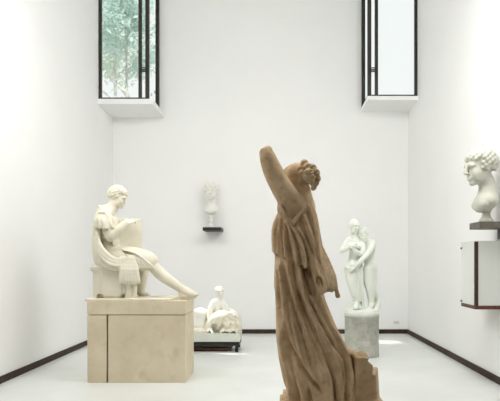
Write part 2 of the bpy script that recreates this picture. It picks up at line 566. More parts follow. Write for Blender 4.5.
# electric socket on the back wall
ox, oy, oz = at(396.5, 322.5, YB - .01)
o = tag(empty('electric_outlet', (ox, YB, oz)), 'small ivory socket plate low on the back wall near the right corner', 'outlet')
mb = MB(); mb.box((ox - .06, YB - .012, oz - .035), (ox + .06, YB, oz + .035), .004); cpl = mb.build('cover_plate', M['outlet'], o)
for dx in (-.03, 0, .03):
    mb = MB(); mb.tube((ox + dx, YB - .0135, oz), (ox + dx, YB - .011, oz), .0105, n=14); mb.build('socket_hole', M['socket'], cpl)

# ------------------------------------------------------------------ outside: ground and trees behind the left window
mb = MB(); mb.box((-30, YB + T, -.3), (30, 45, -.2)); structure(mb.build('ground', M['ground']))


def tree(x, y, h, cr, mat, label, seed, nleaf):
    rs = np.random.RandomState(seed)
    t = tag(empty('tree', (x, y, -.2)), label, 'tree', 'trees beyond the left window')
    v = Vol((x - cr, y - cr, -.25), (x + cr, y + cr, h), .09)
    v.path([vec(x, y, -.2), vec(x + .1, y, h * .35), vec(x - .05, y + .1, h * .7), vec(x, y, h * .9)], [.09, .07, .06, .05], .1)
    for i in range(7):
        a = i * 2.4; z0 = h * (.35 + .07 * i)
        v.path([vec(x, y, z0), vec(x + cr * .45 * math.cos(a), y + cr * .45 * math.sin(a), z0 + .7), vec(x + cr * .75 * math.cos(a), y + cr * .75 * math.sin(a), z0 + 1.1)], [.06, .05, .045], .06)
    v.mesh('trunk', M['bark'], t)
    cl = []
    for i in range(46):
        p = rs.randn(3); p /= np.linalg.norm(p); p *= rs.rand() ** .45
        cl.append((x + p[0] * cr * .85, y + p[1] * cr * .85, h - cr + p[2] * cr * 1.1))
    cl = np.array(cl)
    c = cl[rs.randint(len(cl), size=nleaf)] + rs.randn(nleaf, 3) * cr * .13
    n = rs.randn(nleaf, 3); n /= np.linalg.norm(n, axis=1)[:, None]
    u = np.cross(n, rs.randn(nleaf, 3)); u /= np.linalg.norm(u, axis=1)[:, None]
    w = np.cross(n, u)
    sz = (.045 + .045 * rs.rand(nleaf))[:, None]
    q = np.stack([c - u * sz * 1.5, c - w * sz * .6 + n * sz * .15, c + u * sz * 1.5, c + w * sz * .6 + n * sz * .15], 1).reshape(-1, 3)
    me = bpy.data.meshes.new('foliage')
    me.from_pydata(q.tolist(), [], np.arange(nleaf * 4).reshape(-1, 4).tolist())
    mesh_obj('foliage', me, mat, t)


tree(-4.5, 18.5, 10.3, 1.5, M['leaf_a'], 'nearer bluish green tree outside the left corner window, filling its upper panes', 3, 3300)
tree(-6.3, 24.0, 12.2, 1.8, M['leaf_b'], 'farther paler green tree standing behind the bluish tree outside the left window', 4, 3000)

# ------------------------------------------------------------------ the stone plinth with the seated man
PX0, PX1, PY0, PY1, PZ = -2.337, -1.125, 7.565, 8.33, 1.008
zc = EYE + (VY - 315) / 81.3
xj = (107.2 - VX) / 81.3
pl = tag(empty('stone_plinth', ((PX0 + PX1) / 2, (PY0 + PY1) / 2, 0)), 'big cream limestone plinth with a dark joint, under the seated man', 'plinth')
mb = MB(); mb.box((PX0, PY0, zc + .004), (PX1, PY1, PZ), .006); mb.build('cap_slab', M['plinth'], pl)
mb = MB(); mb.box((PX0 + .002, PY0 + .004, 0), (xj - .010, PY1 - .004, zc - .004), .005); mb.build('side_block', M['plinth'], pl)
mb = MB(); mb.box((xj + .010, PY0 + .004, 0), (PX1 - .002, PY1 - .004, zc - .004), .005); mb.build('main_block', M['plinth'], pl)
mb = MB(); mb.box((PX0 + .03, PY0 + .05, .005), (PX1 - .03, PY1 - .03, zc + .01)); mb.build('inner_core', M['shelf'], pl)

Y0 = 7.94


def S(px, py, dy=0.0):
    return at(px, py, Y0 + dy)


st = tag(empty('seated_statue', (S(140, 300)[0], Y0, PZ)), 'cream plaster statue of a seated cloaked man holding a tablet, on the large plinth', 'statue')
lo, hi = (-2.56, 7.42, .98), (-.92, 8.46, 2.56)
# --- body
v = Vol(lo, hi, .0075)
v.ell(S(111, 260), (.15, .19, .13), k=.05)
v.ell(S(112, 247), (.125, .165, .16), k=.06)
v.ell(S(108, 227), (.14, .19, .17), k=.06)
v.path([S(105, 214, -.19), S(106, 212, 0), S(106, 214, .19)], [.075, .08, .075], .05)
v.path([S(109, 213), S(113, 206), S(116, 201)], [.075, .06, .06], .03)
hd = Head(S(118.4, 197.4), .268, (.95, -.22, -.28))
hd.sculpt(v)
v.path([S(105.5, 217, -.22), S(108, 229, -.27), S(110.5, 237, -.28)], [.07, .064, .053], .03)
v.path([S(110.5, 237, -.28), S(118, 230, -.26), S(126, 223, -.20)], [.053, .050, .036], .02)
hand(v, S(126, 223.5, -.20), S(135, 219.5, -.12) - S(126, 223.5, -.20), vec(.1, .8, -.5), .19, .75, side=-1)
v.path([S(107, 216, .21), S(112, 230, .27), S(118, 240, .26)], [.07, .066, .055], .03)
v.path([S(118, 240, .26), S(126, 231, .20), S(133, 222, .10)], [.055, .053, .036], .02)
hand(v, S(133, 221.5, .10), S(141, 219, .02) - S(133, 221.5, .10), vec(.2, -.5, -.8), .19, .7)
for (hip, kn, mid, an, toe) in (
        (S(113, 261, -.10), S(151.5, 264, -.14), S(166, 279, -.14), S(183.5, 289.5, -.12), None),
        (S(113, 261, .10), S(146, 262.5, .14), S(142.5, 278, .13), S(140, 291, .13), S(151, 297, .12))):
    v.path([hip, (hip * .5 + kn * .5) + vec(0, 0, .02), kn], [.115, .10, .073], .04)
    c1 = kn * .62 + an * .38 + (vec(-.02, 0, -.02))
    v.path([kn, c1, mid * .4 + an * .6, an], [.07, .072, .055, .042], .02)
    if toe is not None:
        foot(v, an, toe, .25)
    else:
        for t_ in (-.02, .02):
            v.path([S(183.5, 290, -.12), S(189, 293, -.12 + t_ * .6), S(193.5, 294.8, -.12 + t_)], [.042, .038, .032], .03)
        v.path([S(183, 290, -.12), S(181.5, 295.3, -.12)], [.04, .036], .03)
        v.path([S(182, 295.8, -.12), S(188, 296, -.12), S(194, 295.4, -.12)], [.034, .030, .030], .03)
        for i in range(5):
            o_ = (i - 2) * .017
            v.cap(S(193.5, 295, -.12 + o_), S(198.2 - .5 * abs(i - 1), 294.6, -.12 + o_ * 1.15), .018, .014, .008)
bo = v.mesh('body', M['plaster_cream'], st, PZ)
# --- hair
v = Vol((-2.28, 7.7, 2.0), (-1.8, 8.2, 2.56), .006)
hd.hair(v, 80, .075, front=.22)
v.mesh('hair', M['plaster_cream'], bo, PZ)
# --- tunic
v = Vol(lo, hi, .0075)
v.ell(S(108.5, 229), (.165, .225, .19), k=.05)
v.ell(S(111, 248), (.15, .20, .17), k=.06)
v.ell(S(111, 261), (.17, .215, .13), k=.05)
v.path([S(104, 213, -.17), S(105.5, 222, -.235)], [.085, .110], .04)
v.path([S(105, 213, .17), S(107, 222, .225)], [.085, .105], .04)
v.path([S(113, 260, -.10), S(132, 258, -.13), S(150, 261.5, -.14)], [.140, .125, .105], .05)
v.path([S(113, 260, .10), S(130, 258, .13), S(145, 260.5, .14)], [.140, .125, .105], .05)
v.ell(S(131, 260, 0), (.20, .16, .06), k=.06)
for i in range(6):                                                   # pleats of the short sleeve
    t = i / 5
    v.path([S(97.5 + 8 * t, 211.5 + 2 * abs(t - .5), -.24 - .035 * math.sin(PI * t)), S(96.5 + 12 * t, 219, -.30 - .065 * math.sin(PI * t)), S(96.5 + 15.5 * t, 227, -.315 - .06 * math.sin(PI * t))], [.014, .022, .027], .010)
for i in range(6):                                                   # folds falling over the thigh
    t = i / 5
    v.path([S(121 + 6 * t, 249 + 1.2 * t, -.19), S(128 + 10 * t, 254 + 2.5 * t, -.270), S(131 + 22 * t, 267 + .5 * t, -.262)], [.014, .026, .020], .010)
for i in range(5):                                                   # chest folds
    t = i / 4
    v.path([S(108 + 4 * t, 213, -.12 + .05 * t), S(112 + 5 * t, 226 + 2 * t, -.20 + .12 * t), S(113 + 6 * t, 245, -.19 + .1 * t)], [.011, .015, .011], .015)
v.cap(S(111, 237, -.33), S(120, 229.5, -.33), .045, .04, .012, 'sub')
for i in range(5):
    t = (i + .5) / 5
    v.path([S(97.5 + 8 * t, 213, -.265 - .035 * math.sin(PI * t)), S(96.5 + 12 * t, 219.5, -.325 - .065 * math.sin(PI * t)), S(96.5 + 15.5 * t, 228, -.34 - .06 * math.sin(PI * t))], [.008, .018, .022], .006, 'sub')
for i in range(5):
    t = (i + .5) / 5
    v.path([S(122 + 6 * t, 250.5 + 1.2 * t, -.215), S(129 + 10 * t, 255 + 2.5 * t, -.300), S(133 + 22 * t, 267.5 + .5 * t, -.292)], [.010, .022, .020], .006, 'sub')
v.mesh('tunic', M['plaster_cream'], st, PZ)
# --- cloak down the back and round the lap
v = Vol(lo, hi, .0075)
A = [S(107, 207, -.13), S(101.5, 210, -.22), S(98, 226, -.26), S(97.5, 243, -.28), S(100, 257, -.30), S(107, 266, -.315), S(122, 268.5, -.30)]
B = [S(107, 206, .13), S(100, 210, .20), S(96, 226, .20), S(95, 243, .20), S(96, 257, .20), S(100, 264, .20), S(112, 266, .18)]
v.drape(A, B, 11, [.02, .03, .032, .032, .034, .034, .03], .018)
for (o1, o2, r_) in ((0, 0, .03), (-4.5, 2, .026), (-8.5, 5, .022)):    # rolled swags over the hip
    v.path([S(97, 240 + o1, -.295), S(100, 253 + o1, -.325), S(107, 262.5 + o1, -.345), S(117, 265.5 + o1 * .7, -.335), S(128, 262 + o1 * .5, -.29)], [.02, r_, r_ * 1.15, r_, .018], .012)
v.drape([S(121, 258, -.27), S(122, 270, -.325), S(121.5, 281, -.33)], [S(133, 257, -.26), S(136, 270, -.29), S(138, 282, -.28)], 6, [.022, .03, .026], .012)
for x0, dy in ((127.5, -.27), (131, -.25), (134.5, -.26)):
    v.path([S(x0, 279, dy), S(x0 + .6, 290, dy), S(x0 - .6, 297.5, dy)], [.03, .024, .022], .012)
v.path([S(99.5, 206, -.17), S(104.5, 213.5, -.235), S(113.5, 226, -.24), S(117, 231, -.2)], [.02, .018, .018, .01], .012)
v.mesh('cloak', M['plaster_cream'], st, PZ)
# --- tablet
a = math.radians(14)
R = np.array([[math.cos(a), math.sin(a), 0], [-math.sin(a), math.cos(a), 0], [0, 0, 1.0]])
v = Vol((-2.15, 7.6, 1.45), (-1.6, 8.3, 2.2), .006)
cen = (S(142.3, 219, 0) + S(142.3, 252, 0)) / 2 + vec(-.145, -0.02, 0)
v.box(cen, (.145, .022, .215), R, .008)
v.mesh('tablet', M['plaster_cream'], st, PZ)
# --- block seat and low ground slab
v = Vol(lo, hi, .0075)
sa, sb = S(94.3, 266, -.2), S(127.2, 299, -.2)
cy = Y0 + .02
v.box(((sa[0] + sb[0]) / 2, cy, (sa[2] + PZ) / 2), ((sb[0] - sa[0]) / 2, .29, (sa[2] - PZ) / 2), rd=.015)
v.box(((sa[0] + sb[0]) / 2 - .03, cy, sa[2] - .03), ((sb[0] - sa[0]) / 2 , .30, .035), rd=.02, k=.02)
v.box(((sa[0] + sb[0]) / 2 + .03, cy - .29, (sa[2] + PZ) / 2 + .01), ((sb[0] - sa[0]) / 2 - .075, .022, .18), rd=.02, k=.01)
for q in (99.5, 123):
    v.ell(S(q, 298, -.3), (.055, .11, .052), k=.006, op='sub')
v.mesh('block_seat', M['plaster_cream'], st, PZ)
v = Vol(lo, hi, .0075)
a_, b_ = S(93, 299, 0), S(174, 299, 0)
v.box(((a_[0] + b_[0]) / 2, Y0 + .02, PZ + .0095), ((b_[0] - a_[0]) / 2, .36, .016), rd=.006)
for i in range(26):
    v.ell((a_[0] + (b_[0] - a_[0]) * (.4 + .6 * nrs.rand()), Y0 - .3 + .6 * nrs.rand(), PZ + .018), (.05 + .05 * nrs.rand(), .05, .012), k=.02)
v.mesh('ground_slab', M['plaster_cream'], st, PZ)

# ------------------------------------------------------------------ the brown draped woman in front
Y0 = 5.60
SV = F / Y0
vb = tag(empty('statue_pedestal', (S(325, 256)[0], Y0, 0)), 'low brown stone pedestal under the draped woman at the bottom edge', 'pedestal')
mb = MB()
BZ = S(300, 399)[2]
xa, xb = S(280, 256)[0], S(384, 256)[0]
mb.box((xa, Y0 - .48, 0), (xb, Y0 + .48, BZ - .06), .012); mb.build('pedestal_block', M['brown'], vb)
mb = MB(); mb.box((xa + .03, Y0 - .45, BZ - .06), (xb - .03, Y0 + .45, BZ), .015); mb.build('pedestal_moulding', M['brown'], vb)

vs = tag(empty('draped_statue', (S(310, 256)[0], Y0, BZ)), 'brown weathered stone statue of a striding draped woman with one raised broken arm', 'statue')
lo, hi = (-.28, 4.95, BZ - .02), (1.05, 6.25, 2.64)
H = .0085
# --- body: raised arm, neck, head, chest
v = Vol(lo, hi, H)
arm = [S(266.3, 152.5, -.16), S(269.5, 163, -.17), S(275.3, 176, -.18), S(283.3, 190, -.18), S(291.8, 203.5, -.155), S(297.5, 213, -.07)]
v.path(arm, [.050, .067, .078, .086, .094, .096], .03)
v.ell(S(268, 148.3, -.15), (.03, .03, .022), k=.02)
v.ell(S(264, 150.5, -.17), (.03, .03, .016), k=.02)
v.ell(S(262.4, 153.5, -.16), (.022, .03, .02), k=.02)
v.ell(S(270.2, 150.5, -.13), (.018, .03, .03), k=.015)
v.ell(S(271, 149, -.21), (.012, .02, .03), k=.012, op='sub')
v.path([S(301, 200, -.02), S(295, 207, -.08), S(290, 210, -.12)], [.085, .095, .10], .05)
v.path([S(296, 212, -.09), S(298, 222, -.07)], [.10, .10], .05)
hd = Head(S(295.3, 182.5, .02), .315, (-.80, .58, -.12))
hd.sculpt(v)
v.path([S(298.5, 189, .02), S(301, 199, .01), S(303, 210, 0)], [.095, .082, .10], .04)
v.ell(S(297, 228, 0), (.165, .14, .18), k=.06)
v.path([S(302, 209, -.05), S(303, 208, .08), S(303, 215, .2)], [.085, .085, .08], .05)
v.path([S(304, 214, .2), S(296, 230, .28), S(290, 243, .26)], [.085, .075, .06], .04)      # stump of the far arm
bo = v.mesh('body', M['brown'], vs, BZ)
# --- hair with the knot of curls
v = Vol((-.08, 5.3, 1.95), (.55, 5.95, 2.62), .007)
SS = hd.S
v.ell(hd.p(-.08, 0, .13), [SS * .435, SS * .345, SS * .39], hd.R, .03)
v.box(hd.p(.5, 0, -.32), [SS * .38, SS * .55, SS * .56], hd.R, rd=.02, k=.02, op='sub')
v.box(hd.p(0, 0, -.72), [SS * .8, SS * .7, SS * .5], hd.R, rd=.02, k=.03, op='sub')
kn = S(309, 174, -.09)
for i in range(17):                                                  # combed strands running back into the knot
    a = -1.5 + 3.0 * i / 16
    p0 = hd.p(.30 * math.cos(a * .5) - .02, .30 * math.sin(a), .34 + .12 * math.cos(a * 2) - .25 * abs(a / 1.5) ** 2)
    p1 = hd.p(-.10, .345 * math.sin(a), .14 + .38 * math.cos(a))
    p2 = hd.p(-.40, .20 * math.sin(a), .16 + .2 * math.cos(a))
    v.path([p0, p1, p2, kn * .75 + p2 * .25], [.006, .011, .011, .014], .012, sub=4)
v.cap(hd.p(-.36, 0, .16), kn, .055, .05, .03)
for (x, y, r_, dy) in ((304.4, 163.5, 4.2, -.08), (307.6, 167, 4.2, -.12), (312, 168.5, 4.8, -.11), (315.6, 173, 4.4, -.12), (317, 178.5, 3.8, -.11), (316, 183, 3.2, -.10), (313.6, 187.2, 2.6, -.10), (310.5, 178.5, 4.0, -.15), (305.8, 177.5, 3.3, -.17), (302, 173.5, 3.6, -.15), (309, 173, 4.6, -.15), (312.5, 183, 2.8, -.14), (308.5, 182, 2.6, -.16), (300.8, 168.5, 3.2, -.11), (312, 174, 4, -.02), (308, 170, 4, -.01), (314, 180, 3.4, -.03), (306.5, 172.0, 2.5, -.19), (313.2, 177.2, 2.4, -.18)):
    r_ = r_ / SV
    c = S(x, y, dy)
    v.ell(c, (r_, r_ * 1.1, r_), k=.009)
    v.path([c + vec(r_ * .75, -r_ * .55, r_ * .35), c + vec(.1 * r_, -r_ * 1.1, 0), c + vec(-r_ * .65, -r_ * .6, -r_ * .55)], r_ * .2, .006, 'sub', sub=3)
v.path([S(314.5, 182, -.11), S(314, 187, -.12), S(312.8, 188.6, -.12)], [.026, .022, .016], .01)
v.mesh('hair', M['brown_hair'], bo, BZ)
# --- dress
lev = [(402, 288, 364, 0, .36), (391, 286.5, 362, 0, .36), (375, 283, 359, 0, .345), (360, 279.5, 354, 0, .33), (345, 277.3, 346, 0, .31), (330, 276.2, 338, 0, .29), (315, 277.3, 331, 0, .275),
       (300, 276.8, 325, 0, .26), (285, 274.4, 321.5, 0, .25), (266, 274.4, 321.5, 0, .21), (255, 274.8, 320.5, 0, .19), (245, 276, 319, 0, .20), (232, 274, 317.5, 0, .20), (220, 276, 316.5, 0, .19), (210, 282, 314.5, 0, .17), (202, 290, 311.5, 0, .13), (197, 299, 309, 0, .08)]


def mkloft(lv, grow=0.0):
    d = {k_: [] for k_ in ('z', 'cx', 'cy', 'rx', 'ry')}
    for py, l, r_, dy, ry in sorted(lv, key=lambda q: -q[0]):
        a, b_ = S(l, py, dy), S(r_, py, dy)
        d['z'].append(a[2]); d['cx'].append((a[0] + b_[0]) / 2); d['cy'].append(Y0 + dy); d['rx'].append((b_[0] - a[0]) / 2 + grow); d['ry'].append(ry + grow)
    return {k_: np.array(q) for k_, q in d.items()}


LV = mkloft(lev)


def on(L, px, py, lift=0.0, base=-.2):
    """point on the camera side of a loft, lifted off it"""
    y = Y0 + base
    for _ in range(4):
        p = at(px, py, y)
        g = lambda n: float(np.interp(p[2], L['z'], L[n]))
        q = np.clip((p[0] - g('cx')) / g('rx'), -.985, .985)
        y = g('cy') - g('ry') * math.sqrt(1 - q * q) - lift
    return at(px, py, y)


def features(L, feats, base=-.2):
    """folds as a swelling of the surface: each fold follows a curve given in picture points, on the viewer's side"""
    fs = []
    for pts, amp, w in feats:
        p = [at(x, y, Y0 + base) for x, y in pts][::-1]
        ww = list(w)[::-1] if hasattr(w, '__len__') else [w] * len(p)
        fs.append((np.array([q[2] for q in p]), np.array([q[0] for q in p]), amp, np.array(ww)))
    def f(th, Z):
        g = lambda n: np.interp(Z, L['z'], L[n]).astype(np.float32)
        x = g('cx') + g('rx') * np.cos(th)
        near = np.clip(.75 - np.sin(th) * 1.6, 0, 1)
        out = np.zeros_like(x)
        for zs, xs_, amp, ww in fs:
            fade = np.clip((Z - zs[0]) / .05, 0, 1) * np.clip((zs[-1] - Z) / .07, 0, 1)
            xc = np.interp(Z, zs, xs_).astype(np.float32); wc = np.interp(Z, zs, ww).astype(np.float32)
            d = (x - xc) / wc
            out += (1.22 * amp * fade).astype(np.float32) * np.exp(-d * d)
        return out * near
    return f


def between(p, q, t):
    return [(a[0] * (1 - t) + b_[0] * t, a[1] * (1 - t) + b_[1] * t) for a, b_ in zip(p, q)]


left_ = [(276.6, 258), (277.6, 300), (277.6, 326), (279.0, 348), (283, 372), (288, 404)]
mid_ = [(293, 258), (298, 292), (306, 318), (315, 342), (323, 366), (330, 404)]
right_ = [(309, 270), (322, 306), (332, 326), (343, 346), (351, 366), (357, 404)]
feats = [
    # the big tubular folds
    ([(297, 258), (303, 292), (312, 322), (322, 350), (328, 372), (330, 404)], .030, [.012, .022, .03, .035, .036, .036]),
    ([(287, 258), (292, 290), (300, 318), (311, 345), (321, 370), (327, 404)], .024, [.012, .018, .025, .032, .03, .025]),
    ([(281, 258), (284, 290), (288, 312), (296, 336), (306, 358), (317, 382)], .036, [.012, .022, .036, .05, .05, .035]),
    ([(305, 272), (316, 312), (327, 336), (338, 360), (340, 404)], .026, [.012, .022, .028, .028, .028]),
    ([(314, 285), (325, 316), (336, 338), (346, 356), (350, 372), (351, 404)], .024, [.014, .02, .024, .025, .025, .025]),
    ([(278, 262), (278.5, 290), (279.5, 318), (281, 345), (287, 372), (293, 404)], .02, [.012, .018, .022, .028, .03, .03]),
    ([(282, 330), (286, 352), (294, 372), (303, 390), (306, 404)], .022, [.016, .026, .03, .028, .02]),
    # the dark furrows
    ([(283.5, 316), (287, 334), (292, 349), (299, 361), (309, 375), (322, 390)], -.050, [.010, .014, .018, .022, .022, .016]),
    ([(298, 290), (306, 313), (314, 329), (321.3, 345), (326.8, 361), (333, 379), (335, 404)], -.050, [.008, .012, .015, .017, .017, .016, .016]),
    ([(308, 296), (320, 322), (331, 342), (342, 358), (346.3, 372), (345.5, 404)], -.042, [.009, .012, .015, .016, .016, .014]),
    ([(292, 258), (294.6, 276), (298.4, 296), (306, 322)], -.032, [.010, .010, .010, .010]),
    ([(281.3, 258), (285, 276), (290, 296), (295.5, 312), (303, 334)], -.030, [.009, .010, .011, .011, .010]),
    ([(278.6, 270), (280.5, 300), (282, 324)], -.022, [.008, .010, .010]),
    ([(288, 274), (294, 303), (303, 325), (309, 345)], -.022, [.008, .009, .010, .010]),
    ([(304, 258), (309, 278), (315, 300)], -.070, [.020, .030, .024]),
    ([(295, 374), (298, 404)], -.03, .012), ([(307, 380), (311, 404)], -.03, .013), ([(286, 368), (288, 404)], -.025, .010),
]
for p_, q_, n_ in ((left_, mid_, 9), (mid_, right_, 8)):                # finer pleats between
    for i in range(n_):
        t = (i + .5 + .5 * (nrs.rand() - .5)) / n_
        c_ = between(p_, q_, t)
        c_ = c_[int(nrs.randint(0, 3)):len(c_) - int(nrs.randint(0, 2))]
        sgn = 1 if i % 2 else -1
        feats.append((c_, sgn * (.009 + .006 * nrs.rand()), .0085 + .004 * nrs.rand()))
near_folds = features(LV, feats)


def skirt_folds(th, Z):
    w = np.clip((1.55 - Z) / .5, 0, 1)
    far = np.clip(np.sin(th) * 1.6 + .3, 0.0, 1)                       # the side away from the viewer: plain hanging folds
    sl = th + (Z - .3) * .55
    return w * far * (.016 * np.sin(11 * sl) + .010 * np.sin(19 * sl + 1)) + near_folds(th, Z)


v = Vol(lo, hi, .0075)
v.loft(LV, skirt_folds, .03)
for lf in (.02, -.02, -.05):                                          # the deep gap under the hem
    v.path([on(LV, x, y, lf) for x, y in ((305.5, 264), (308.5, 274), (312.5, 287), (315, 294))], [.016, .024, .024, .010], .012, 'sub')
v.mesh('dress', M['brown'], vs, BZ)
# --- overfold: the shorter upper layer with a ragged hem
ov = [(270, 273.6, 328, 0, .27), (258, 273.6, 325.4, 0, .258), (248, 273.4, 323, 0, .245), (238, 272.4, 321.2, 0, .235), (231, 271.6, 320, 0, .225), (222, 273.3, 318.5, 0, .205), (214, 277.5, 316.8, 0, .185), (206, 285, 314, 0, .155), (200, 293, 311, 0, .12), (196, 299, 308.5, 0, .08)]
LO = mkloft(ov)
hx = [S(x, y, -.2)[0] for x, y in ((265, 252), (273.4, 253), (284, 258), (292, 262.5), (307, 267.5), (312, 266), (318, 263), (330, 266))]
hz = [S(x, y, -.2)[2] for x, y in ((265, 252), (273.4, 253), (284, 258), (292, 262.5), (307, 267.5), (312, 266), (318, 263), (330, 266))]


def hem(X, Y, Z):
    base = np.interp(X, hx, hz) + .012 * np.sin(X * 95) + .006 * np.sin(X * 171 + 1)
    # neckline: bare shoulder and upper back
    return np.maximum(base - Z, -.5)


fan = [
    ([(281.5, 207), (276, 224), (274.5, 236), (275.5, 268)], .018, [.014, .022, .022, .02]),
    ([(282.5, 207), (279, 226), (278.5, 240), (280, 268)], .016, [.012, .016, .017, .017]),
    ([(284, 212), (283.5, 230), (285, 245), (287.5, 268)], .020, [.010, .014, .018, .018]),
    ([(286, 217), (291, 236), (294.5, 248), (297.5, 268)], .026, [.012, .018, .02, .02]),
    ([(290, 221), (297, 237), (302, 248), (305.5, 268)], .030, [.012, .02, .024, .022]),
    ([(294, 222), (302, 236), (308, 246), (312.5, 268)], .026, [.012, .018, .020, .018]),
    ([(305, 198), (311, 216), (313, 234), (317, 268)], .020, [.020, .022, .020, .02]),
    ([(302, 210), (307, 226), (311, 240), (315.5, 268)], .018, [.014, .016, .016, .016]),
    ([(309, 198), (315, 214), (317, 234), (320, 268)], .016, [.018, .018, .016, .016]),
    ([(281, 212), (276.8, 232), (277.8, 268)], -.020, [.006, .009, .009]),
    ([(284, 214), (281.8, 236), (284, 268)], -.030, [.007, .011, .011]),
    ([(286.5, 222), (289, 242), (292.8, 268)], -.040, [.008, .014, .018]),
    ([(291, 226), (298, 245), (301.8, 268)], -.036, [.008, .012, .013]),
    ([(296, 226), (304, 241), (309.5, 268)], -.032, [.007, .011, .011]),
    ([(300, 216), (306, 236), (312, 252), (315, 268)], -.040, [.009, .014, .017, .016]),
    ([(306, 203), (311, 224), (315, 244), (318, 268)], -.022, [.007, .009, .010, .010]),
    ([(288.5, 226), (293, 242), (296, 268)], -.012, .006), ([(293.5, 228), (300.5, 245), (304, 268)], -.012, .006), ([(279, 222), (279.5, 240), (281.5, 268)], -.012, .006),
]
over_folds = features(LO, fan)
v = Vol(lo, hi, .0075)
v.loft(LO, lambda th, Z: .010 * np.sin(13 * th + 3 * Z) * np.clip(np.sin(th) * 2, 0, 1) + over_folds(th, Z), .02, cut=hem)
# the bare shoulder shows between the raised arm and the neckline
v.path([S(284, 196, -.24), S(289.5, 206, -.25), S(292.5, 213, -.24), S(293.5, 218, -.22)], [.065, .065, .045, .02], .012, 'sub')
v.path([S(302, 200, -.2), S(297, 209, -.23), S(293.5, 216, -.23)], [.05, .05, .03], .012, 'sub')
v.path([S(280.5, 206, -.235), S(285, 215, -.265), S(292, 223, -.255), S(298, 215.5, -.225), S(303.5, 207, -.17), S(306.5, 199, -.08)], [.016, .017, .016, .016, .02, .024], .012)
v.mesh('overfold', M['brown'], vs, BZ)
# --- loose end of the mantle blown back from the hip
v = Vol(lo, hi, .007)
A = [S(311, 252, -.20), S(314, 266, -.23), S(317.5, 280, -.24), S(321, 292, -.24)]
B = [S(319.5, 243, -.06), S(326.5, 260, -.08), S(333, 276, -.10), S(335.5, 288, -.12)]
v.drape(A, B, 6, [.014, .026, .027, .02], .014)
v.path([S(334, 284, -.12), S(336.5, 291, -.12), S(337.6, 295.5, -.12)], [.02, .015, .018], .01)
v.ell(S(337.8, 296, -.12), (.022, .022, .02), k=.008)
v.path([S(331, 284, -.16), S(332, 291, -.16)], [.02, .014], .01)
for dy in (-.29, -.25, -.21):
    v.path([S(317, 276.5, dy), S(319, 281, dy), S(320.5, 286, dy)], [.014, .027, .018], .008, 'sub')
v.path([S(326, 285, -.2), S(328.3, 295, -.2)], [.008, .02], .01, 'sub')
v.mesh('mantle_end', M['brown'], vs, BZ)
# --- rock behind the foot
v = Vol((.48, 5.2, BZ - .02), (1.1, 6.1, 1.0), .0085)


def rotz(d, tilt=0):
    a = math.radians(d); t = math.radians(tilt)
    A_ = np.array([[math.cos(a), math.sin(a), 0], [-math.sin(a), math.cos(a), 0], [0, 0, 1.0]])
    B_ = np.array([[math.cos(t), 0, math.sin(t)], [0, 1, 0], [-math.sin(t), 0, math.cos(t)]])
    return B_ @ A_


v.box(S(357.5, 380, -.05), (.075, .20, .235), rotz(8, -5), .015)
v.box(S(370.5, 389, -.02), (.066, .21, .165), rotz(-12, 3), .012, k=.015)
v.box(S(366, 398, 0), (.12, .26, .03), None, .015, k=.03)
v.ell(S(351, 353, -.08), (.035, .1, .035), k=.03)
v.ell(S(361.5, 354.5, -.12), (.045, .09, .03), k=.03)
v.box(S(375, 366, -.1) + vec(.064, 0, .077), (.115, .5, .1), rotz(0, -36), .005, k=.01, op='sub')
v.path([S(364, 362, -.27), S(366, 378, -.28), S(365.5, 396, -.27)], .014, .01, 'sub')
v.ell(S(354, 366, -.27), (.03, .03, .06), k=.03, op='sub')
v.mesh('rock_support', M['brown'], vs, BZ)

# ------------------------------------------------------------------ the pair on the round pedestal
Y0 = 9.73
px_, pz_ = S(361.7, 256)[0], .635
pd = tag(empty('round_pedestal', (px_, Y0, 0)), 'grey mottled marble drum pedestal under the embracing pair', 'pedestal')
mb = MB(); mb.lathe((px_, Y0), [(.268, 0), (.272, .01), (.272, .055), (.268, .06), (.268, pz_ - .03), (.272, pz_ - .025), (.272, pz_ - .006), (.266, pz_)], 64)
mb.build('drum', M['grey_marble'], pd, smooth=True)
cs = tag(empty('couple_statue', (px_, Y0, pz_)), 'white plaster statue of two embracing standing figures, on the grey drum', 'statue')
lo, hi = (px_ - .42, Y0 - .42, pz_ - .01), (px_ + .42, Y0 + .42, 2.2)
# base
v = Vol(lo, hi, .008)
v.ell((px_, Y0, pz_ + .045), (.275, .275, .07), k=.02)
v.box((px_, Y0, pz_ + .02), (.20, .20, .025), rotz(45), .02, k=.05)
def basefn(X, Y, Z): return np.maximum(np.sqrt((X - px_) ** 2 + (Y - Y0) ** 2) - .264, np.maximum(pz_ - Z, Z - (pz_ + .10)))
v.apply((px_ - .3, Y0 - .3, pz_), (px_ + .3, Y0 + .3, pz_ + .12), basefn, .03)
def floorcut(X, Y, Z): return (pz_ - Z) + 0 * X + 0 * Y
v.apply((px_ - .42, Y0 - .42, pz_ - .01), (px_ + .42, Y0 + .42, pz_ + .2), floorcut, .01, 'and')
for i in range(14):
    a = nrs.rand() * 2 * PI; r_ = .22 * math.sqrt(nrs.rand())
    v.ell((px_ + r_ * math.cos(a), Y0 + r_ * math.sin(a), pz_ + .10), (.06, .06, .022), k=.03)
v.path([S(376.3, 296.5, .15), S(378.6, 303, .10), S(376.5, 309, .04)], [.015, .03, .045], .03)
v.mesh('statue_base', M['plaster_white'], cs)
